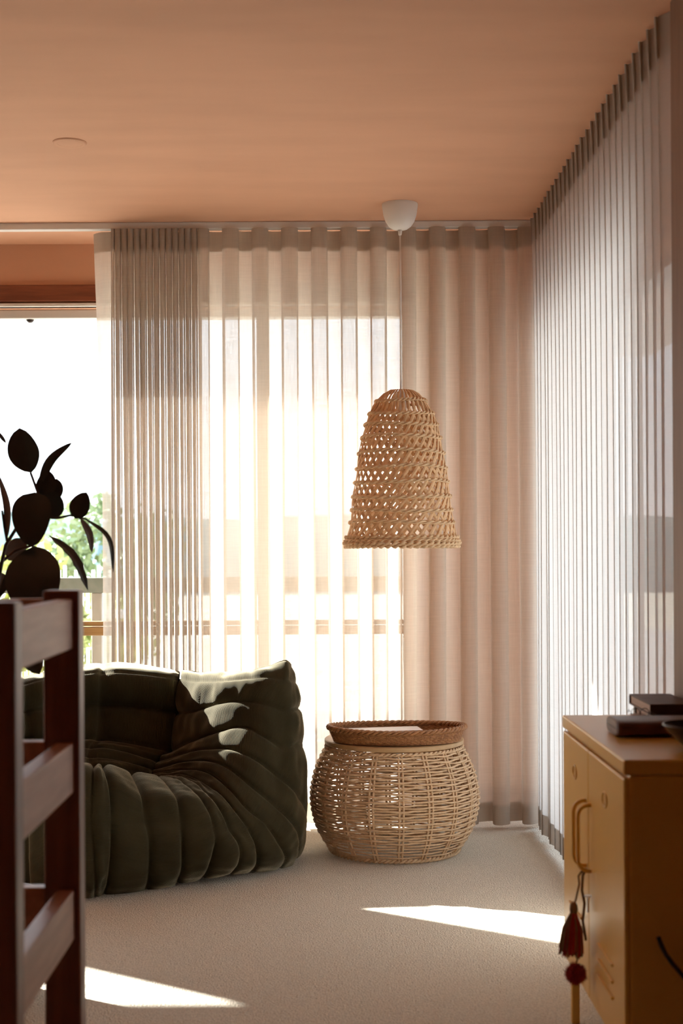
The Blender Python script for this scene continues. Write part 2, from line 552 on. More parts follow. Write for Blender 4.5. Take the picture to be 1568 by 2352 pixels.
tree('garden_tree', 'yellow green leafy tree seen through the open part of the window', xo(150, 13), 13, -2.5, 3.72, 0.85, M['fol_a'], 2600, 3)
tree('garden_tree', 'tallest grey green tree at the drawn curtain edge', xo(245, 17), 17, -2.5, 4.3, 0.9, M['fol_b'], 2200, 4)
tree('garden_tree', 'grey green tree at the left edge behind the rubber plant', xo(5, 20), 20, -2.5, 3.85, 1.0, M['fol_b'], 2200, 5)
tree('garden_tree', 'low yellowish shrub tree behind the large rubber plant leaf', xo(75, 9.6), 9.6, -2.5, 3.62, 0.5, M['fol_a'], 1800, 6)
struct('curtain_shade_block', MB().box(-3.42, -3.04, 8.1, 8.3, -2.5, 5.5), M['render'], label='added block out of view that shades the right end of the back curtain')  # added out of view to keep sun off the back curtain's right end
fence = thing('picket_fence', 'white picket fence in the garden below the trees', 'fence', (xo(110, 11), 11, -2.5))
for i in range(22):
    x = xo(-20 + i * 13, 11)
    obj('picket', MB().box(x - 0.012, x + 0.012, 10.98, 11.0, -0.55, 0.93 + 0.05 * math.sin(i * 2.1)), M['picket'], fence)
obj('fence_rail', MB().box(xo(-40, 11), xo(290, 11), 11.0, 11.03, 0.55, 0.62), M['picket'], fence)
obj('fence_rail', MB().box(xo(-40, 11), xo(290, 11), 11.0, 11.03, -0.55, -0.45), M['picket'], fence)
hs = thing('neighbour_house', 'far house with a low red roof at the left edge', 'house', (xo(-60, 30), 32, -2.5))
obj('house_wall', MB().box(xo(-180, 30), xo(14, 30), 30, 34, -2.5, 0.45), M['render'], hs)
obj('roof', MB().add([(xo(-190, 30), 29.5, 0.45), (xo(30, 30), 29.5, 0.45), (xo(30, 30), 34.5, 0.45), (xo(-190, 30), 34.5, 0.45), (xo(-160, 30), 32, 0.95), (xo(0, 30), 32, 0.95)],
                     [(0, 1, 5, 4), (1, 2, 5), (2, 3, 4, 5), (3, 0, 4), (0, 3, 2, 1)]), M['rooftile'], hs)


# ------------------------------------------------------------------ curtain tracks and curtains
tag(obj('curtain_track', MB().box(XL + 0.1, XCR + 0.02, YC - 0.022, YC + 0.018, H - 0.027, H), M['metal_white'], bevel=0.003),
    'white ceiling curtain track along the back wall', 'track')
tag(obj('curtain_track', MB().box(XCR + 0.045, XCR + 0.07, 3.32, YC - 0.03, H - 0.016, H), M['metal_white'], bevel=0.003),
    'white ceiling curtain track along the right wall', 'track')


def curtain_rows(path, z0, z1, nz, off=0.0):
    """path(k) -> (list of (x, y)) for height fraction k (0 top .. 1 bottom)"""
    rows = []
    for i in range(nz):
        z = z1 + (z0 - z1) * i / (nz - 1)
        k = (H - z) / H
        rows.append([(x, y, z + zo) for x, y, zo in path(k, off)])
    return rows


def nz1(x, s):
    return noise.noise((x, s * 3.17, 0.31))


def back_path(k, off=0.0):
    X0, XB, X1 = (212 - VX) / 580.8, (466 - VX) / 580.8, 0.868
    out = []
    # leading flange: angled, drifting right as it falls
    dx = 0.030 * min(1, k / 0.35) ** 1.2
    fl = 15
    XF = (262 - VX) / 580.8
    for i in range(fl):
        t = i / fl
        x = X0 + (XF - X0) * t + dx * (1 - t)
        y = YC + 0.012 + 0.055 * (1 - t) ** 1.5 - 0.02 * math.sin(t * PI * 1.6) * (0.4 + k)
        out.append((x, y, 0))
    # tight pleats of the bundle
    npl, per = 14, 18
    for i in range(npl * per + 1):
        t = i / per
        sp = 0.0255 * (1 + 0.0)
        base = XF + (XB - XF) * t / npl
        wob = k * (0.020 * nz1(t * 0.55, 1.0) + 0.010 * nz1(t * 1.3 + k * 0.8, 2.0))
        a = 0.036 * (1 + 0.25 * nz1(t * 0.9, 3.0) * (0.3 + k))
        ph = 2 * PI * t
        y = YC - a * math.cos(ph)
        x = base + wob + 0.0085 * math.sin(2 * ph) * (0.5 + 0.5 * math.cos(k * 2))
        out.append((x, y, 0))
    # even waves to the corner
    pit = 0.1165
    nw = (X1 - XB) / pit
    per = 20
    n = int(nw * per)
    for i in range(1, n + 1):
        t = i / per
        x = XB + t * pit
        amp = 0.036 * (1 + 0.40 * min(1, k * 4) - 0.2 * k) * (1 + 0.25 * nz1(t, 5.0))
        ph = 2 * PI * (t + 0.5) + 0.5 * k * nz1(t * 0.7, 6.0)
        y = YC - amp * math.cos(ph + PI) * (1 if t > 0.4 else 1)
        y += k * 0.012 * math.sin(2 * ph + 3 * nz1(t * 0.5, 8.0)) + k * 0.010 * nz1(t * 2.3, 9.0)
        x += 0.016 * math.sin(2 * ph) + k * 0.018 * nz1(t * 0.8, 7.0)
        out.append((min(x, 0.88), y, 0))
    if off:
        out = [(x, y + off, z) for x, y, z in out]
    return out


def right_path(k, off=0.0):
    out = []
    per, pit = 20, 0.083
    Y0, Y1 = 5.44, 3.325
    n = int((Y0 - Y1) / pit * per)
    for i in range(n + 1):
        t = i / per
        y = Y0 - t * pit
        amp = (0.008 + 0.014 * math.exp(-k * 9)) * (1 + 0.25 * nz1(t, 15.0))
        ph = 2 * PI * t + 0.7 * k * nz1(t * 0.6, 16.0)
        x = XCR - amp * math.cos(ph) + k * 0.014 * nz1(t * 1.7, 18.0)
        y += 0.012 * math.sin(2 * ph) + k * 0.016 * nz1(t * 0.7, 17.0)
        out.append((x, y, 0))
    if off:
        out = [(x + off, y, z) for x, y, z in out]
    return out


ct = thing('back_curtain', 'linen sheer curtain drawn across the back window, gathered bundle at its left', 'curtain', (0, YC, 0.02))
obj('drape', MB().grid(curtain_rows(back_path, 0.022, H - 0.0272, 46)), M['linen'], ct, smooth=True)
obj('header_tape', MB().grid(curtain_rows(back_path, H - 0.108, H - 0.0276, 6, 0.002)), M['linen_tape'], ct, smooth=True)
obj('hem', MB().grid(curtain_rows(back_path, 0.022, 0.100, 5, 0.002)), M['linen_tape'], ct, smooth=True)
ct = thing('side_curtain', 'pleated linen sheer curtain along the right wall behind the yellow cabinet', 'curtain', (XCR, 4.3, 0.02))
obj('drape', MB().grid(curtain_rows(right_path, 0.022, H - 0.004, 46)), M['linen_right'], ct, smooth=True)
obj('header_tape', MB().grid(curtain_rows(right_path, H - 0.105, H - 0.0045, 6, 0.002)), M['linen_tape'], ct, smooth=True)
obj('hem', MB().grid(curtain_rows(right_path, 0.022, 0.100, 5, 0.002)), M['linen_tape'], ct, smooth=True)


# ------------------------------------------------------------------ sofa
def Q(cx, cy, Y):
    Y = Y if Y < 4.8 else 4.8 + (Y - 4.8) * 0.70
    if cx > 1400:
        cx = 1400 + (cx - 1400) * 0.86
    return P(cx / 2.119, 1480 + cy / 2.119, Y)


def patch(curves, ns, seam=None, n1=44, n2=26, amp=0.2, mx=0.034, sub=13, wr=0.004, seed=0, pinch0=False, flat={}):
    """curves: list of (inner points, outer points or None); quilted surface between neighbours"""
    rs = []
    for a, b in curves:
        if b:
            rs.append(catmull(a, n1) + catmull([a[-1]] + b, n2)[1:])
        else:
            rs.append(catmull(a, n1))
    m = len(rs[0])
    K = len(rs)
    si = n1 - 1 if curves[0][1] else None
    rows, par = [], []
    for i in range(K - 1):
        for s in range(sub + (1 if i == K - 2 else 0)):
            t = s / sub
            row = []
            for j in range(m):
                p0 = rs[i - 1][j] if i > 0 else rs[i][j] * 2 - rs[i + 1][j]
                p1, p2 = rs[i][j], rs[i + 1][j]
                p3 = rs[i + 2][j] if i < K - 2 else p2 * 2 - p1
                row.append(0.5 * ((2 * p1) + (p2 - p0) * t + (2 * p0 - 5 * p1 + 4 * p2 - p3) * t * t + (3 * p1 - p0 - 3 * p2 + p3) * t ** 3))
            rows.append(row)
            par.append((i, t))
    NR = len(rows)
    sgn = 1
    ci, cj = NR // 2, m // 3
    nn = (rows[ci + 1][cj] - rows[ci - 1][cj]).cross(rows[ci][cj + 1] - rows[ci][cj - 1])
    if nn.dot(Vector((0, 0, EYE)) - rows[ci][cj]) < 0:
        sgn = -1
    out, uvs = [], []
    for r in range(NR):
        i, t = par[r]
        acc = 0
        row, uvr = [], []
        for j in range(m):
            pt = rows[r][j]
            if j:
                acc += (pt - rows[r][j - 1]).length
            a, b = rows[max(0, r - 1)][j], rows[min(NR - 1, r + 1)][j]
            c, d = rows[r][max(0, j - 1)], rows[r][min(m - 1, j + 1)]
            nrm = (b - a).cross(d - c)
            nrm = nrm.normalized() * sgn if nrm.length > 1e-12 else Vector((0, 0, 0))
            wdt = (rs[i + 1][j] - rs[i][j]).length
            h = min(mx, amp * wdt) * (1 - abs(2 * t - 1) ** 3.2) ** 0.8 - 0.0035 * (math.exp(-(t / 0.07) ** 2) + math.exp(-((1 - t) / 0.07) ** 2))
            if i in flat:
                h *= flat[i]
            e = 1.0
            if si is not None:
                ds = abs(j - si) / 7.0
                e *= min(1, 0.12 + ds) ** 0.5
                e *= min(1, 0.35 + (m - 1 - j) / 6.0) ** 0.5
            if pinch0:
                e *= min(1, 0.2 + j / 6.0) ** 0.5
            # soft creases running in from the tucks
            wv = noise.noise((j * 0.16 + 13.1 * i + seed, t * 1.6, 0.0)) * 0.65 + noise.noise((j * 0.42 + 7.7 * i + seed, t * 1.1, 2.0)) * 0.35
            h += wr * wv * (0.4 + math.sin(PI * t))
            row.append(pt + nrm * h * e)
            uvr.append((acc, 0.0))
        out.append(row)
        uvs.append(uvr)
    return out, uvs, sgn


def cloth_obj(name, rows, uvs, m, parent, flip=False, label=None):
    o = obj(name, MB().grid(rows, flip), m, parent, smooth=True, label=label)
    me = o.data
    uv = me.uv_layers.new(name='UVMap')
    flat = [u for r in uvs for u in r]
    for lp in me.loops:
        uv.data[lp.index].uv = flat[lp.vertex_index]
    return o


def qs(l):
    return [Q(*p) for p in l]


fan = [
    ([(-250, 640, 5.25), (-255, 610, 5.15), (-265, 700, 5.1), (-270, 845, 5.08)], [(-270, 1000, 5.08), (-265, 1080, 5.1), (-255, 1125, 5.14)]),
    ([(-60, 650, 5.0), (-60, 610, 4.88), (-70, 700, 4.80), (-75, 845, 4.78)], [(-75, 1000, 4.78), (-70, 1110, 4.80), (-60, 1160, 4.84)]),
    ([(160, 650, 4.85), (150, 602, 4.66), (140, 700, 4.58), (135, 845, 4.56)], [(135, 1000, 4.56), (140, 1140, 4.58), (150, 1203, 4.62)]),
    ([(335, 645, 4.78), (332, 604, 4.54), (325, 700, 4.45), (322, 848, 4.43)], [(325, 1000, 4.42), (332, 1150, 4.44), (345, 1226, 4.49)]),
    ([(455, 645, 4.74), (455, 600, 4.50), (450, 700, 4.42), (445, 855, 4.40)], [(458, 1000, 4.39), (465, 1150, 4.41), (462, 1225, 4.46)]),
    ([(520, 650, 4.78), (500, 602, 4.55), (532, 700, 4.46), (545, 858, 4.44)], [(540, 1000, 4.43), (530, 1130, 4.45), (508, 1216, 4.50)]),
    ([(640, 658, 4.88), (640, 646, 4.67), (690, 740, 4.54), (712, 868, 4.51)], [(730, 960, 4.50), (728, 1110, 4.52), (712, 1192, 4.56)]),
    ([(720, 665, 4.97), (785, 668, 4.77), (860, 755, 4.60), (885, 882, 4.56)], [(887, 980, 4.55), (885, 1090, 4.57), (862, 1160, 4.62)]),
    ([(735, 655, 5.03), (850, 660, 4.84), (960, 740, 4.68), (1020, 830, 4.62), (1042, 905, 4.60)], [(1050, 960, 4.59), (1020, 1070, 4.61), (985, 1133, 4.66)]),
    ([(742, 650, 5.06), (900, 655, 4.88), (1010, 730, 4.71), (1075, 815, 4.66), (1115, 905, 4.64)], [(1165, 985, 4.64), (1160, 1060, 4.66), (1110, 1114, 4.71)]),
    ([(745, 642, 5.08), (900, 637, 4.92), (1040, 708, 4.75), (1130, 800, 4.70), (1205, 892, 4.69)], [(1240, 980, 4.70), (1250, 1050, 4.72), (1225, 1100, 4.77)]),
    ([(748, 630, 5.11), (890, 610, 4.97), (1010, 626, 4.84), (1110, 700, 4.75), (1200, 800, 4.72), (1290, 870, 4.73)], [(1350, 960, 4.76), (1385, 1030, 4.80), (1355, 1087, 4.86)]),
    ([(757, 610, 5.14), (890, 575, 5.01), (1020, 570, 4.88), (1110, 603, 4.80), (1220, 690, 4.77), (1335, 785, 4.79)], [(1400, 850, 4.82), (1452, 930, 4.89), (1432, 1050, 4.99)]),
    ([(778, 573, 5.19), (900, 532, 5.06), (1030, 510, 4.94), (1140, 516, 4.86), (1240, 560, 4.83), (1355, 645, 4.86)], [(1420, 700, 4.90), (1482, 790, 5.02), (1492, 900, 5.14)]),
    ([(838, 520, 5.26), (930, 475, 5.13), (1060, 427, 4.99), (1180, 400, 4.92), (1270, 440, 4.89), (1378, 510, 4.92)], [(1420, 500, 4.95), (1468, 482, 5.06), (1478, 500, 5.22)]),
    ([(868, 335, 5.33), (950, 325, 5.19), (1080, 285, 5.03), (1190, 275, 4.96), (1290, 290, 4.93), (1390, 325, 4.95)], [(1420, 320, 4.98), (1455, 310, 5.08), (1458, 315, 5.22)]),
    ([(880, 165, 5.31), (960, 180, 5.21), (1100, 178, 5.05), (1215, 168, 4.99), (1290, 160, 4.97), (1388, 172, 4.98)], [(1408, 172, 5.01), (1438, 182, 5.09), (1443, 200, 5.22)]),
    ([(885, 130, 5.48), (960, 135, 5.40), (1100, 135, 5.25), (1215, 130, 5.16), (1300, 108, 5.09), (1380, 80, 5.07)], [(1398, 83, 5.07), (1415, 98, 5.11), (1425, 130, 5.22)]),
    ([(890, 170, 5.54), (960, 172, 5.47), (1100, 172, 5.34), (1215, 168, 5.25), (1300, 155, 5.18), (1370, 120, 5.17)], [(1390, 120, 5.18), (1405, 132, 5.20), (1415, 160, 5.25)]),
]
fan = [(qs(a), qs(b)) for a, b in fan]
back = [
    [(885, 170, 5.54), (885, 130, 5.48), (880, 165, 5.31), (868, 335, 5.33), (838, 520, 5.26), (778, 573, 5.19), (757, 610, 5.14), (748, 630, 5.11)],
    [(525, 135, 5.62), (528, 90, 5.56), (522, 135, 5.30), (520, 300, 5.34), (518, 465, 5.28), (520, 510, 5.20), (495, 555, 5.12), (480, 595, 5.04)],
    [(150, 185, 5.48), (150, 148, 5.42), (148, 185, 5.20), (150, 320, 5.20), (150, 462, 5.13), (150, 515, 5.06), (150, 560, 4.99), (150, 600, 4.93)],
    [(-200, 290, 5.10), (-200, 250, 5.05), (-200, 290, 4.92), (-200, 380, 4.90), (-200, 470, 4.86), (-200, 520, 4.83), (-200, 570, 4.80), (-200, 610, 4.77)],
]
back = [qs(c) for c in back]
bx, by = back[0][0].x, back[0][0].y
sofa = thing('corner_sofa', 'low olive green corduroy corner sofa with deep quilted folds by the window', 'sofa', (-0.65, 5.0, 0.0))
rows, uvs, sg = patch(fan, None, amp=0.17, mx=0.018, wr=0.009, seed=3.3, flat={14: 0.8, 15: 0.7, 16: 0.2, 17: 0.5})
cloth_obj('side_cushion', rows, uvs, M['cord_green'], sofa, flip=sg > 0)
# back wing: rows across the tuck levels, columns along the wing
brs = [[back[c][l] for c in range(4)] for l in range(8)]
brs = [(list(reversed(r)), None) for r in brs]
rows, uvs, sg2 = patch(brs, None, n1=61, amp=0.18, mx=0.018, wr=0.005, seed=9.1, flat={0: 0.5, 1: 0.05})
# vertical seams of the wing at the column curves
for r in rows:
    for j, p in enumerate(r):
        d = min(abs(j - c) for c in (20, 40, 60, 0))
        r[j] = p + Vector((0.35, -0.6, 0.2)).normalized() * (-0.026 * math.exp(-(d / 1.3) ** 2))
cloth_obj('back_cushion', rows, uvs, M['cord_green'], sofa, flip=sg2 > 0)
# seat between the wing's foot and the front crest
front_edge = catmull([c[0][0] for c in fan[:12]], 40)
foot = catmull([back[3][-1], back[2][-1], back[1][-1], back[0][-1]], 40)
rows = []
for t in range(9):
    k = t / 8
    rows.append([a.lerp(b, k) + Vector((0, 0, -0.035 * math.sin(PI * k))) for a, b in zip(front_edge, foot)])
cloth_obj('seat_cushion', rows, [[(j * 0.02, 0) for j in range(40)] for _ in rows], M['cord_green'], sofa)
# outer shell: back of both wings down to the floor
top = [back[3][0], back[2][0], back[1][0], back[0][0]] + [Q(*p) for p in ((960, 172, 5.47), (1100, 172, 5.34), (1215, 168, 5.25), (1300, 155, 5.18), (1370, 120, 5.17), (1415, 160, 5.25))]
top = catmull(top, 60)
right_out = [Vector((p.x, p.y, p.z)) for p in top]
rows = [top]
cx, cy = -0.75, 4.75
for k, (dz, o) in enumerate(((0.85, 0.03), (0.6, 0.05), (0.35, 0.05), (0.12, 0.03), (0.0, -0.03))):
    row = []
    for p in top:
        d = Vector((p.x - cx, p.y - cy, 0)).normalized()
        row.append(Vector((p.x + d.x * o, min(p.y + d.y * o, 5.40), p.z * dz + 0.004)))
    rows.append(row)
cloth_obj('back_shell', rows, [[(j * 0.02, 0) for j in range(60)] for _ in rows], M['cord_green'], sofa)
edge = [[c[1][-1] for c in fan[11:]], [Vector((c[1][-1].x - 0.02, c[1][-1].y + 0.12, c[1][-1].z)) for c in fan[11:]]]
cloth_obj('rear_edge', edge, [[(j * 0.02, 0) for j in range(len(edge[0]))] for _ in edge], M['cord_green'], sofa)


# ------------------------------------------------------------------ pendant lamp
px_, py_ = P(921, 1000, 5.22).x, 5.22
pend = thing('pendant_lamp', 'woven reed bell pendant hanging on a pale cord from the ceiling', 'lamp', (px_, py_, H))
obj('canopy', MB().lathe([(0.0005, -0.098), (0.012, -0.0975), (0.028, -0.094), (0.042, -0.084), (0.054, -0.066), (0.062, -0.042), (0.0665, -0.012), (0.067, -0.002), (0.0665, 0.0)], 48, (px_, py_, H)), M['white'], pend, smooth=True, label='white cup shaped ceiling canopy')
obj('cord_grip', MB().lathe([(0.0045, -0.118), (0.0065, -0.113), (0.0085, -0.096)], 20, (px_, py_, H), caps=True), M['white'], pend, smooth=True)
SB, ST = 1.118, 1.708
obj('cord', MB().tube([(px_, py_, H - 0.116), (px_ + 0.001, py_, 2.1), (px_, py_, ST - 0.004)], 0.0034, 8), M['white'], pend, smooth=True)
prof = [(1970, 640), (1930, 637), (1850, 615), (1700, 580), (1570, 562), (1420, 550), (1250, 525), (1090, 502), (920, 478), (740, 442), (600, 408), (480, 366), (330, 285), (240, 205), (205, 150), (182, 60)]
prof = [(ST - (y - 182) / 4.9 / 613.0 * 0.992, r / 4.9 / 613.0) for y, r in prof]   # (z, radius)


def srad(z):
    for (z0, r0), (z1, r1) in zip(prof, prof[1:]):
        if z0 <= z <= z1:
            t = (z - z0) / (z1 - z0)
            return r0 + (r1 - r0) * t
    return prof[0][1] if z < prof[0][0] else prof[-1][1]


def sz(y):
    return ST - (y - 182) / 4.9 / 613.0 * 0.992


def strip(path, nrms, wd, th):
    """flat ribbon with thickness along path"""
    vs, fs = [], []
    m = len(path)
    for i, p in enumerate(path):
        a, b = path[max(0, i - 1)], path[min(m - 1, i + 1)]
        t = (b - a).normalized()
        sd = t.cross(nrms[i]).normalized()
        w_ = wd[i] if isinstance(wd, list) else wd
        vs += [p + sd * w_ / 2 + nrms[i] * th * 0.25, p + nrms[i] * th, p - sd * w_ / 2 + nrms[i] * th * 0.25, p - sd * w_ / 2 - nrms[i] * th * 0.25, p + sd * w_ / 2 - nrms[i] * th * 0.25]
    for i in range(m - 1):
        for k in range(5):
            l = (k + 1) % 5
            fs.append((i * 5 + k, i * 5 + l, (i + 1) * 5 + l, (i + 1) * 5 + k))
    return MB().add(vs, fs)


NS = 32
zb, zt = sz(1870), sz(200)
bands = [sz(y) for y in (1870, 1700, 1570, 1420, 1250, 1085, 910, 740, 600, 480, 330)]
for fam in (1, -1):
    for i in range(NS):
        q = random.Random(i * 2 + fam)
        path, nr, wd = [], [], []
        m = 46
        for j in range(m):
            t = j / (m - 1)
            z = zb + (zt - zb) * t
            tw = 1.95 * (1 - (1 - min(1, t / 0.86)) ** 1.0)
            a = 2 * PI * (i + (0.25 if fam > 0 else 0.0)) / NS + fam * tw + 0.02 * noise.noise((t * 5, i, fam))
            r = srad(z)
            wv = 0.0022 * fam + 0.0022 * math.sin(t * 30 + i)
            nrm = Vector((math.cos(a), math.sin(a), 0.2)).normalized()
            path.append(Vector((px_ + (r + wv - 0.004) * math.cos(a), py_ + (r + wv - 0.004) * math.sin(a), z)))
            nr.append(nrm)
            wd.append((0.0128 + 0.002 * q.random()) * (0.9 + 0.2 * noise.noise((t * 9, i * 3.1, fam))) * (1 if r > 0.12 else max(0.45, 0.85 * r / 0.12)))
        obj('reed_strip', strip(path, nr, wd, 0.0022), M['reed'], pend, smooth=False)
# twisted rings that bind the strips
for bi, z in enumerate(bands[1:]):
    for s in range(2):
        pts = []
        n = 132
        for j in range(n):
            a = 2 * PI * j / n
            ph = a * 17 + s * PI
            zz = z + 0.0042 * math.sin(ph) + 0.004 * math.sin(2 * a + bi)
            r = srad(zz) + 0.0005 + 0.0042 * math.cos(ph)
            pts.append((px_ + r * math.cos(a), py_ + r * math.sin(a), zz))
        rad = [0.0040 + 0.0012 * math.sin(j * 17 * 2 * PI / n + s * PI) for j in range(n)]
        obj('binding_ring', MB().tube(pts, rad, 5, closed=True), M['reed_pale'], pend, smooth=True)
for bi, (y, rr) in enumerate(((1870, 0.0), (1905, 0.001), (1940, 0.001), (1965, -0.003))):
    z = sz(y)
    for s in range(2):
        pts = []
        n = 200
        for j in range(n):
            a = 2 * PI * j / n
            ph = a * 25 + s * PI + bi * 1.5
            r = srad(z) + rr + 0.0055 * math.cos(ph)
            pts.append((px_ + r * math.cos(a), py_ + r * math.sin(a), z + 0.0042 * math.sin(ph)))
        obj('rim_braid', MB().tube(pts, [0.0046 + 0.0022 * math.sin(j * 25 * 4 * PI / n) for j in range(n)], 6, closed=True), M['reed_pale'], pend, smooth=True)
# inner bulb holder
obj('bulb_holder', MB().lathe([(0.018, -0.085), (0.02, -0.08), (0.02, -0.02), (0.008, -0.002), (0.003, 0.0)], 20, (px_, py_, ST - 0.004), caps=True), M['white'], pend, smooth=True)

# ------------------------------------------------------------------ basket side table
bx_, by_ = P(906, 1960, 5.125).x, 5.125
bt = thing('basket_side_table', 'round bulging woven cord side table with a pale wooden lid', 'table', (bx_, by_, 0))
bprof = [(0.012, 0.236), (0.035, 0.253), (0.07, 0.274), (0.11, 0.291), (0.16, 0.303), (0.20, 0.3065), (0.24, 0.303), (0.29, 0.292), (0.33, 0.277), (0.36, 0.262), (0.39, 0.246)]


def brad(z):
    for (z0, r0), (z1, r1) in zip(bprof, bprof[1:]):
        if z0 <= z <= z1:
            return r0 + (r1 - r0) * (z - z0) / (z1 - z0)
    return bprof[0][1] if z < bprof[0][0] else bprof[-1][1]


NST = 18
for i in range(NST):
    a = 2 * PI * (i + 0.1) / NST - PI / 2
    for da in (-0.024, 0.024):
        pts = [(bx_ + brad(z) * math.cos(a + da), by_ + brad(z) * math.sin(a + da), z) for z in [0.008 + 0.383 * j / 18 for j in range(19)]]
        obj('stake', MB().tube(pts, 0.0042, 6), M['papercord'], bt, smooth=True)
NRW = 33
for k in range(NRW):
    q = random.Random(k + 50)
    z0 = 0.072 + 0.313 * k / (NRW - 1)
    pts = []
    n = NST * 8
    jit = [q.gauss(0, 0.0008) for _ in range(NST + 1)]
    jit[NST] = jit[0]
    lens = 0.0012 * (1 if k % 2 else -1)
    for j in range(n):
        a = 2 * PI * (j / 8 + 0.1) / NST - PI / 2
        s, f = divmod(j, 8)
        f /= 8
        zj = jit[s] * (1 - f) + jit[s + 1] * f
        z = z0 + zj - lens * math.cos(2 * PI * j / 8)
        par = 1 if (k + 0) % 2 else -1
        ww = 0.0050 * par * math.cos(PI * j / 8)
        r = brad(z) + ww + q.gauss(0, 0.0006)
        pts.append((bx_ + r * math.cos(a), by_ + r * math.sin(a), z))
    obj('weave_cord', MB().tube(pts, 0.0036 + 0.0004 * q.random(), 6, closed=True), M['papercord'], bt, smooth=True)
for k, z0 in enumerate((0.026, 0.038, 0.050, 0.061)):
    pts = [(bx_ + (brad(z0) + 0.005 * math.cos(PI * j / 8 + k * PI)) * math.cos(2 * PI * (j / 8 + 0.1) / NST - PI / 2),
            by_ + (brad(z0) + 0.005 * math.cos(PI * j / 8 + k * PI)) * math.sin(2 * PI * (j / 8 + 0.1) / NST - PI / 2), z0) for j in range(NST * 8)]
    obj('weave_cord', MB().tube(pts, 0.003, 6, closed=True), M['papercord'], bt, smooth=True)


def braid(cx, cy, z, rx, ry, n, r, tw, rs):
    mb = MB()
    for s in range(2):
        pts = []
        for j in range(n):
            a = 2 * PI * j / n
            ph = a * tw + s * PI
            k = rs * math.cos(ph)
            pts.append((cx + (rx + k) * math.cos(a), cy + (ry + k) * math.sin(a), z + rs * math.sin(ph)))
        mb.tube(pts, r, 6, closed=True)
    return mb


obj('base_rim', braid(bx_, by_, 0.0115, 0.236, 0.236, 240, 0.0050, 40, 0.0045), M['papercord'], bt, smooth=True)
obj('top_rim', braid(bx_, by_, 0.3865, 0.249, 0.249, 240, 0.0042, 40, 0.004), M['papercord'], bt, smooth=True)
obj('lid', MB().lathe([(0.2515, 0.396), (0.255, 0.398), (0.2555, 0.404), (0.255, 0.411), (0.252, 0.4135), (0.0005, 0.4135)], 72, (bx_, by_, 0)).lathe([(0.2515, 0.396), (0.0005, 0.396)], 72, (bx_, by_, 0)), M['lidwood'], bt, label='flat pale wooden lid')

# tray
tx, ty, tz = P(909, 1690, 5.03).x, 5.03, 0.4145
tray = thing('woven_tray', 'oval brown woven rattan tray standing on the basket table', 'tray', (tx, ty, tz))


def tpt(a, k, r=0.0):
    rx, ry = 0.222 + 0.020 * k, 0.130 + 0.018 * k
    c, s = math.cos(a), math.sin(a)
    rx *= 1 + 0.03 * max(0, c) ** 6
    return Vector((tx + (rx + r) * c, ty + (ry + r) * s, tz + 0.004 + 0.046 * k + 0.003 * k * math.cos(2 * a)))


obj('tray_base', MB().add([tpt(2 * PI * j / 48, 0.03) for j in range(48)] + [tpt(2 * PI * j / 48, 0.03) - Vector((0, 0, 0.004)) for j in range(48)],
                          [tuple(range(48)), tuple(range(48, 96))[::-1]] + [(j, j + 48, (j + 1) % 48 + 48, (j + 1) % 48) for j in range(48)]), M['rattan'], tray)
for k in range(9):
    pts = []
    n = 240
    for j in range(n):
        a = 2 * PI * j / n
        pts.append(tpt(a, k / 9 + 0.03, 0.0016 * math.cos(a * 60 + k * PI)))
    obj('wall_weave', MB().tube(pts, 0.0033, 5, closed=True), M['rattan'], tray, smooth=True)
mb = MB()
for j in range(120):
    a = 2 * PI * j / 120
    mb.tube([tpt(a, 0.02), tpt(a, 0.5, 0.001), tpt(a, 0.98)], 0.0024, 4)
obj('wall_stake', mb, M['rattan'], tray, smooth=True, kind='stuff')
for s in range(3):
    pts = []
    n = 300
    for j in range(n):
        a = 2 * PI * j / n
        ph = a * 22 + s * 2 * PI / 3
        b = tpt(a, 1.0, 0.0055 * math.cos(ph))
        b.z += 0.0055 * math.sin(ph)
        pts.append(b)
    obj('rim_braid', MB().tube(pts, 0.0052, 6, closed=True), M['rattan'], tray, smooth=True)
# booklet in the tray
zt_ = 0.4515
cs = [P(799.7, 1672.5, 1), P(957, 1667.5, 1), P(971, 1676.5, 1), P(808, 1681.5, 1)]
q4 = []
for c in cs:
    Y = (EYE - zt_) / (EYE - c.z)
    q4.append(Vector((c.x * Y, Y, zt_)))
ctr = sum(q4, Vector()) / 4
bk = thing('picture_booklet', 'white picture booklet lying in the brown tray', 'booklet', (ctr.x, ctr.y, zt_ - 0.03))
dn = Vector((0, 0, 0.0015))
mb = MB().add([p - Vector((0, 0, 0.030)) for p in [ctr.lerp(c, 0.97) for c in q4]] + [p - Vector((0, 0, 0.0018)) for p in [ctr.lerp(c, 0.97) for c in q4]],
              [(0, 1, 2, 3), (7, 6, 5, 4), (0, 4, 5, 1), (1, 5, 6, 2), (2, 6, 7, 3), (3, 7, 4, 0)])
obj('page_block', mb, M['pages'], bk)
obj('cover', MB().add([p - Vector((0, 0, 0.0018)) for p in q4] + q4, [(0, 1, 2, 3), (7, 6, 5, 4), (0, 4, 5, 1), (1, 5, 6, 2), (2, 6, 7, 3), (3, 7, 4, 0)]), M['paper'], bk, label='white cover with faint pink wash')

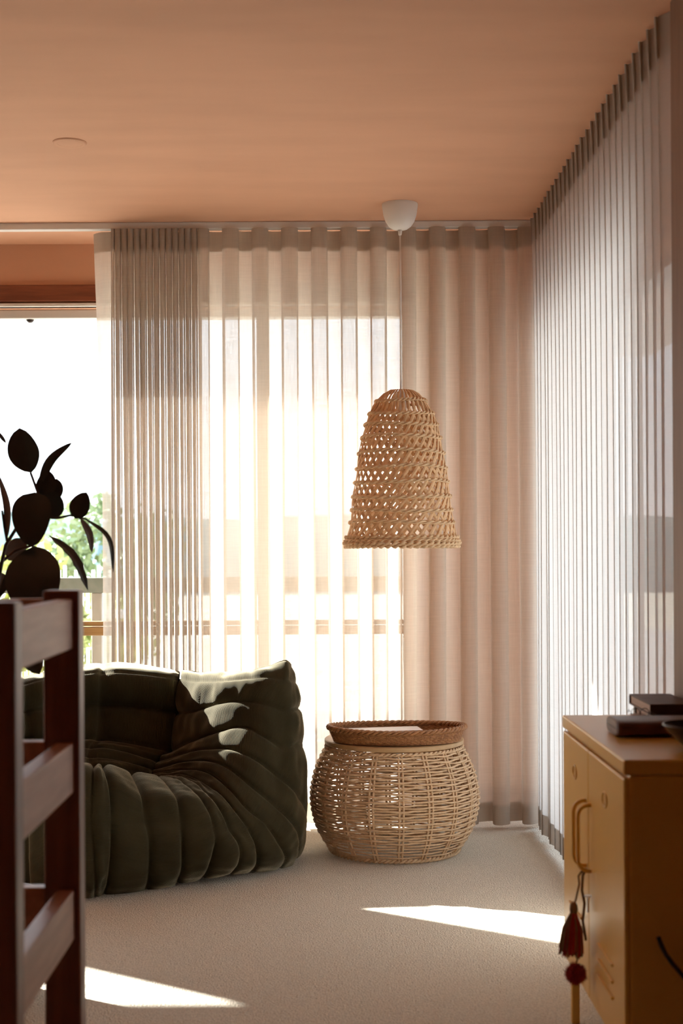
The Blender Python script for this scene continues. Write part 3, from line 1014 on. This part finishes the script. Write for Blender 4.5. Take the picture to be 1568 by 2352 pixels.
# ------------------------------------------------------------------ mustard cabinet
CX, CY0, CY1, CZ0, CZ1 = 0.546, 2.605, 3.295, 0.150, 0.72
CD = 0.258
cab = thing('metal_cabinet', 'mustard yellow metal two door cabinet with loop handles on thin legs', 'cabinet', (CX + CD / 2, (CY0 + CY1) / 2, 0))
obj('body', MB().box(CX + 0.012, CX + CD, CY0 + 0.004, CY1 - 0.004, CZ0, CZ1 - 0.03), M['yellow'], cab, bevel=0.003)
obj('top_panel', MB().box(CX, CX + CD, CY0, CY1, CZ1 - 0.029, CZ1), M['yellow'], cab, bevel=0.004, segs=3)
ym = 2.972
doors = []
for y0, y1 in ((CY0 + 0.006, ym - 0.002), (ym + 0.002, CY1 - 0.006)):
    d = obj('door', MB().box(CX + 0.001, CX + 0.012, y0, y1, CZ0 + 0.004, CZ1 - 0.036), M['yellow'], cab, bevel=0.003, segs=3)
    doors.append(d)
    hy = y1 - 0.024 if y0 < ym - 0.1 else y0 + 0.026
    zh0, zh1 = 0.432, 0.572
    pts = []
    r_ = 0.024
    x_in, x_out = CX + 0.004, CX - 0.026
    pts = [(x_in, hy, zh0)]
    pts += [(x_out + r_ - r_ * math.sin(a), hy, zh0 + r_ - r_ * math.cos(a)) for a in [PI / 2 * i / 6 for i in range(7)]]
    pts += [(x_out + r_ - r_ * math.cos(a), hy, zh1 - r_ + r_ * math.sin(a)) for a in [PI / 2 * i / 6 for i in range(7)]]
    pts += [(x_in, hy, zh1)]
    obj('handle', MB().tube(pts, 0.0042, 10), M['yellow'], d, smooth=True)
    yc = (y0 + y1) / 2
    # pressed vent slots and a pressed oval badge
    for k in range(3):
        z = CZ0 + 0.085 + 0.032 * k
        obj('vent_slot', MB().box(CX - 0.0035, CX + 0.002, yc - 0.075, yc + 0.075, z, z + 0.006), M['yellow'], d, bevel=0.002)
    obj('badge', MB().tube([(CX + 0.0005, yc + 0.022 * math.cos(a), 0.612 + 0.015 * math.sin(a)) for a in [2 * PI * i / 24 for i in range(24)]], 0.0018, 6, closed=True), M['yellow'], d, smooth=True)
obj('lock', MB().lathe([(0.0005, 0.004), (0.006, 0.004), (0.007, 0.0)], 16), M['steel'], doors[0], smooth=True)
lk = bpy.data.objects['lock']
lk.data.transform(Matrix.Translation(Vector((CX + 0.0, ym - 0.02, 0.385)) - 0 * Vector()) @ Matrix.Rotation(-PI / 2, 4, 'Y'))
lk.data.transform(Matrix.Translation(worg(doors[0]) * 0))
for x in (CX + 0.014, CX + CD - 0.03):
    for y in (CY0 + 0.014, CY1 - 0.034):
        obj('leg', MB().box(x, x + 0.018, y, y + 0.02, 0, CZ0 + 0.001), M['yellow'], cab, bevel=0.002)

# pompom tassel hanging from the near handle
hy = ym - 0.002 - 0.024
ps = thing('pompom_tassel', 'red pompom and straw tassel hanging from the cabinet handle with a key', 'tassel', (CX - 0.03, hy, 0.41))


def hp(px, py, Y):
    return P(px, py, Y)


hook = Vector((CX - 0.012, hy, 0.432))
obj('hanging_loop', MB().tube([hook + Vector((0, 0, 0.006)), hp(1334, 2004, hy), hp(1328, 2012, hy - 0.005), hp(1330, 2030, hy), hp(1322, 2065, hy), hp(1316, 2085, hy)], 0.0022, 6)
    .tube([hook + Vector((0.004, 0.003, 0.006)), hp(1338, 2010, hy), hp(1336, 2045, hy), hp(1342, 2075, hy), hp(1338, 2115, hy + 0.004), hp(1345, 2160, hy)], 0.003, 6), M['straw'], ps, smooth=True)
tc_ = hp(1317, 2085, hy)
obj('tassel_knot', MB().lathe([(0.004, 0.012), (0.008, 0.006), (0.009, -0.004), (0.007, -0.012)], 14, tuple(tc_), caps=True), M['straw'], ps, smooth=True)
mb = MB()
mr = MB()
q = random.Random(5)
for i in range(260):
    a, rr = q.uniform(0, 2 * PI), q.random() ** 0.5
    e = tc_ + Vector((0.026 * rr * math.cos(a) - 0.006, 0.026 * rr * math.sin(a), -0.082 - 0.022 * q.random()))
    mid = tc_.lerp(e, 0.5) + Vector((0.008 * math.cos(a) * rr, 0.008 * math.sin(a) * rr, 0))
    (mr if i % 2 == 0 else mb).tube([tc_ + Vector((0.004 * math.cos(a), 0.004 * math.sin(a), -0.006)), mid, e], 0.0014, 4)
obj('tassel_fringe', mb, M['straw'], ps, kind='stuff')
obj('tassel_fringe', mr, M['red'], ps, kind='stuff')
pc = hp(1322, 2237, hy)
mb = MB().lathe([(0.018 * math.sin(PI * (i + 0.02) / 10.04), -0.018 * math.cos(PI * (i + 0.02) / 10.04)) for i in range(11)], 18, tuple(pc))
for i in range(1100):
    d = Vector((q.gauss(0, 1), q.gauss(0, 1), q.gauss(0, 1))).normalized()
    o_ = d.orthogonal().normalized() * 0.0013
    o2 = d.cross(o_)
    b = pc + d * 0.015
    e = pc + (d + Vector((q.gauss(0, .08), q.gauss(0, .08), q.gauss(0, .08)))) * q.uniform(0.0225, 0.026)
    mb.add([b + o_, b - o_ * .5 + o2 * .8, b - o_ * .5 - o2 * .8, e], [(0, 1, 3), (1, 2, 3), (2, 0, 3)])
obj('pompom', mb, M['red'], ps, label='round red wool pompom')
obj('pompom_string', MB().tube([hp(1330, 2180, hy), hp(1327, 2200, hy), pc + Vector((0, 0, 0.02))], 0.0016, 6), M['straw'], ps, smooth=True)
kp = hp(1350, 2062, hy)
obj('key', MB().box(kp.x - 0.003, kp.x + 0.0005, kp.y - 0.004, kp.y + 0.004, kp.z - 0.03, kp.z).lathe([(0.009, -0.001), (0.009, 0.001), (0.0005, 0.001)], 14, (kp.x - 0.001, kp.y, kp.z + 0.004), caps=True), M['steel'], ps, label='small silver key')

# cord on the side of the cabinet
tag(obj('power_cord', MB().tube(catmull([P(1511, 2152, 2.585), P(1524, 2185, 2.58), P(1545, 2215, 2.575), P(1575, 2250, 2.57), P(1620, 2310, 2.55), P(1690, 2440, 2.5), Vector((0.775, 2.45, 0.012)), Vector((0.785, 2.2, 0.005))], 40), 0.0045, 8), M['black'], smooth=True),
    'black power cord hanging down the dark side of the yellow cabinet', 'cord')


# items on the cabinet
def book(name, label, x0, x1, y0, y1, z0, z1, cover, open_x=True):
    b = thing(name, label, 'book', ((x0 + x1) / 2, (y0 + y1) / 2, z0), 'books stacked on the cabinet')
    obj('page_block', MB().box(x0 + 0.004, x1 - 0.005, y0 + 0.004, y1 - 0.003, z0 + 0.003, z1 - 0.003), M['pages'], b)
    obj('cover', MB().box(x0, x1, y0, y1, z0, z0 + 0.003), cover, b, bevel=0.001)
    obj('cover', MB().box(x0, x1, y0, y1, z1 - 0.003, z1), cover, b, bevel=0.001)
    obj('spine', MB().box(x0, x1, y0 - 0.002, y0 + 0.003, z0, z1), cover, b, bevel=0.001)
    obj('spine_edge', MB().box(x0, x0 + 0.006, y1 - 0.003, y1, z0 + 0.003, z1 - 0.003), cover, b)
    return b


book('hardback_book', 'dark brown hardback book at the bottom of the stack on the cabinet', 0.712, 0.795, 3.055, 3.27, 0.7205, 0.746, M['bookdark'])
book('hardback_book', 'wide brown hardback book on top of the stack on the cabinet', 0.702, 0.799, 3.07, 3.283, 0.7465, 0.7705, M['bookbrown'])
# small pale note block beside the case
tag(obj('note_block', MB().box(0.655, 0.685, 3.035, 3.06, 0.7205, 0.752), M['pages'], bevel=0.002), 'small pale upright block in front of the stacked books', 'block')
# rounded leather case
cs_ = thing('leather_case', 'rounded brown leather case lying on the cabinet top', 'case', (0.70, 2.955, 0.7205))
mb = MB()
sec = []
for i in range(24):
    a = 2 * PI * i / 24
    c, s = math.cos(a), math.sin(a)
    sec.append((2.955 + 0.062 * math.copysign(abs(c) ** 0.5, c), 0.7385 + 0.0175 * math.copysign(abs(s) ** 0.6, s)))
rows = []
for x, k in ((0.594, 0.86), (0.597, 0.97), (0.602, 1.0), (0.797, 1.0), (0.803, 0.96)):
    rows.append([(x, 2.955 + (y - 2.955) * k, 0.7385 + (z - 0.7385) * k) for y, z in sec] + [(x, 2.955 + (sec[0][0] - 2.955) * k, 0.7385 + (sec[0][1] - 0.7385) * k)])
mb.grid(rows)
mb.add([p for p in rows[0][:-1]], [tuple(range(24))])
mb.add([p for p in rows[-1][:-1]], [tuple(range(24))[::-1]])
obj('case_body', mb, M['leather'], cs_, bevel=0)
obj('seam', MB().tube([(x, 2.955 + 0.0635 * k, 0.7385) for x, k in ((0.600, -0.96), (0.595, -0.8), (0.5935, 0), (0.595, 0.8), (0.600, 0.96))], 0.0012, 6), M['bookdark'], cs_, smooth=True)
# bowl
bw = Vector((0.725, 2.735, 0.7205))
bo = thing('dark_bowl', 'dark glazed bowl at the right edge of the cabinet top', 'bowl', tuple(bw))
obj('bowl_body', MB().lathe([(0.0005, 0.0), (0.028, 0.0), (0.030, 0.004), (0.050, 0.020), (0.066, 0.036), (0.0735, 0.047)], 48, tuple(bw)).lathe([(0.0705, 0.047), (0.062, 0.036), (0.045, 0.020), (0.025, 0.009), (0.0005, 0.007)], 48, tuple(bw)), M['bowl'], bo, smooth=True)
obj('bowl_rim', MB().tube([(bw.x + 0.072 * math.cos(a), bw.y + 0.072 * math.sin(a), bw.z + 0.0475) for a in [2 * PI * i / 64 for i in range(64)]], 0.0022, 8, closed=True), M['bowl'], bo, smooth=True)
# thin wire spectacles leaning at the books
sp = thing('wire_spectacles', 'thin dark wire spectacles in front of the stacked books', 'spectacles', tuple(P(1470, 1650, 3.04)))
for px in (1459, 1480):
    c = P(px, 1637, 3.04)
    obj('lens_rim', MB().tube([(c.x + 0.0095 * math.cos(a), c.y, c.z + 0.0095 * math.sin(a)) for a in [2 * PI * i / 28 for i in range(28)]], 0.0009, 6, closed=True), M['wire'], sp, smooth=True)
obj('arm', MB().tube([P(1447, 1634, 3.04), P(1443, 1630, 3.045), P(1441, 1636, 3.05)], 0.0008, 6), M['wire'], sp, smooth=True)
obj('arm', MB().tube([P(1490, 1634, 3.04), P(1500, 1638, 3.03), P(1512, 1644, 3.02), P(1516, 1652, 3.015)], 0.0008, 6), M['wire'], sp, smooth=True)

# ------------------------------------------------------------------ wooden rack at the left
rk = thing('wooden_rack', 'red brown wooden rail rack at the left edge in front of the sofa', 'rack', (-0.72, 2.23, 0))
XP0, XP1 = -0.5065, -0.4425
XQ0, XQ1 = -1.02, -0.956
for x0, x1 in ((XP0, XP1), (XQ0, XQ1)):
    for y0, y1 in ((1.953, 2.006), (2.450, 2.502)):
        obj('post', MB().box(x0, x1, y0, y1, 0, 1.0485), M['rackwood'], rk, bevel=0.005, segs=3)
for z in (1.0335, 0.781, 0.523, 0.268):
    for x in (XP1 - 0.0105, XQ0 + 0.040):
        obj('rail', MB().box(x - 0.03, x, 2.006, 2.450, z - 0.088, z), M['railwood'], rk, bevel=0.003)
    obj('cross_rail', MB().box(XQ1, XP0, 2.460, 2.490, z - 0.088, z), M['railwood'], rk, bevel=0.003)

# ------------------------------------------------------------------ rubber plant
YP = 3.50
pp = P(-35, 1600, YP)
plant = thing('rubber_plant', 'dark leaved rubber plant in a pot between the rack and the window', 'plant', (pp.x, YP, 0))
obj('pot', MB().lathe([(0.0005, 0.0), (0.10, 0.0), (0.105, 0.006), (0.135, 0.22), (0.145, 0.235), (0.145, 0.25), (0.135, 0.252), (0.128, 0.235), (0.125, 0.21)], 40, (pp.x, YP, 0)), M['pot'], plant, smooth=True)
obj('soil', MB().lathe([(0.127, 0.215), (0.06, 0.222), (0.0005, 0.225)], 30, (pp.x, YP, 0)), M['soil'], plant, smooth=True)


def K(cx, cy, dy=0.0):
    return P(cx / 4.275, 950 + cy / 4.275, YP + dy)


def stem(pts, r0, r1):
    q_ = catmull([K(*p) if not isinstance(p, Vector) else p for p in pts], 24)
    obj('stem', MB().tube(q_, [1.3 * (r0 + (r1 - r0) * i / 23) for i in range(24)], 7), M['stem'], plant, smooth=True)


stem([Vector((pp.x, YP, 0.22)), Vector((pp.x + 0.01, YP, 0.6)), (-60, 2000, 0.0), (0, 1560, 0), (70, 1250, 0), (150, 1135, 0), (330, 1030, 0), (440, 1000, 0), (400, 860, 0.02), (365, 760, 0.02), (320, 640, 0.02), (300, 580, 0.02)], 0.008, 0.0025)
stem([(440, 1010, 0), (560, 1025, 0), (690, 1000, 0), (740, 1010, 0)], 0.003, 0.002)
stem([Vector((pp.x - 0.02, YP + 0.02, 0.22)), (-160, 2000, 0.03), (-90, 1700, 0.03), (0, 1480, 0.03), (90, 1390, 0.04), (180, 1340, 0.05), (300, 1300, 0.05)], 0.007, 0.003)
stem([(70, 1250, 0), (45, 1120, 0.0), (20, 950, 0)], 0.003, 0.002)
stem([(400, 860, 0.02), (378, 760, 0.03), (385, 690, 0.03)], 0.0025, 0.002)
stem([(150, 1135, 0), (160, 1080, 0.02), (155, 1010, 0.03)], 0.0025, 0.001)
stem([(780, 1030, 0), (840, 1035, 0.0), (880, 1070, 0.0)], 0.002, 0.0015)


def leaf(base, tip, w_, bend=(0, 0, 0), m='leaf', fold=0.25, nh=(0, -1, 0), shape=0.0, jag=0.0, n=14):
    """oval rubber leaf from base to tip; bend shifts the middle; nh = side the face looks to"""
    b, t = K(*base), K(*tip)
    mid = (b + t) / 2 + Vector(bend)
    w_ = w_ / 4.275 * YP / F
    ax = catmull([b, mid, t], n)
    top, mb = [], MB()
    th = 0.0009
    for side in (1, -1):
        rows = []
        for i, p in enumerate(ax):
            s = i / (n - 1)
            d = (ax[min(n - 1, i + 1)] - ax[max(0, i - 1)]).normalized()
            nn_ = Vector(nh)
            nn_ = (nn_ - d * nn_.dot(d)).normalized()
            sd = d.cross(nn_)
            prof_ = math.sin(PI * min(1, max(0, s)) ** (0.85 + shape)) ** (0.72 if s < 0.5 else 0.60) if 0 < s < 1 else 0.0
            row = []
            for k in (-1, -0.66, -0.33, 0, 0.33, 0.66, 1):
                jg = 1 + (jag * math.sin(i * 4.1) if abs(k) == 1 else 0)
                q_ = p + sd * (k * w_ / 2 * prof_ * jg) + nn_ * (fold * abs(k) * w_ / 2 * prof_) + nn_ * (side * th * (1 if abs(k) < 1 else 0))
                row.append(q_)
            rows.append(row)
        mb.grid(rows, side < 0)
    return obj('leaf', mb, M[m], plant, smooth=True)


leaf((308, 582, 0.02), (190, 140, -0.01), 310, (-0.004, 0, 0), shape=0.1)
leaf((385, 700, 0.03), (708, 283, 0.0), 95, (-0.012, 0, 0.008), nh=(0.5, -1, 0.5))
leaf((420, 815, 0.03), (455, 552, 0.03), 200, (0.006, 0, 0))
leaf((470, 850, 0.04), (560, 640, 0.05), 200, (0.004, 0, 0))
leaf((430, 790, 0.01), (545, 1030, 0.02), 230, (0.010, 0, 0))
leaf((345, 772, -0.03), (315, 1315, -0.05), 385, (-0.002, -0.01, 0), shape=-0.12)
leaf((738, 1032, 0.0), (850, 772, -0.01), 200, (-0.001, 0, 0))
leaf((790, 1030, 0.01), (902, 1365, 0.02), 85, (0.006, 0, 0.006), m='leaf_back', nh=(1, -1, 0))
leaf((845, 1035, 0.0), (1112, 1560, -0.02), 62, (0.022, 0, 0.018), nh=(0.9, -0.8, 0.3))
leaf((480, 1195, -0.02), (862, 1735, -0.06), 125, (0.012, 0, 0.014), nh=(0.7, -0.6, 0.6), jag=0.12, m='leaf')
leaf((345, 1300, -0.02), (380, 2010, -0.08), 540, (-0.002, -0.02, 0), shape=0.12)
leaf((265, 1250, 0.05), (80, 1440, 0.07), 190, (-0.004, 0, 0.004), m='leaf_back')
leaf((70, 1232, 0.0), (-10, 600, 0.0), 100, (0.012, 0, 0), m='leaf_back', nh=(-0.6, -1, 0))
leaf((60, 290, 0.1), (-40, 160, 0.1), 40, nh=(0, -1, 0.5))
leaf((150, 1440, 0.0), (-30, 1830, -0.02), 85, (0.004, 0, 0), m='leaf')
leaf((-60, 1560, 0.05), (110, 1720, 0.06), 130, m='leaf_back')
leaf((-30, 2150, 0.02), (390, 2560, 0.0), 300, (0.012, 0, 0.01), nh=(0.4, -1, 0.4))
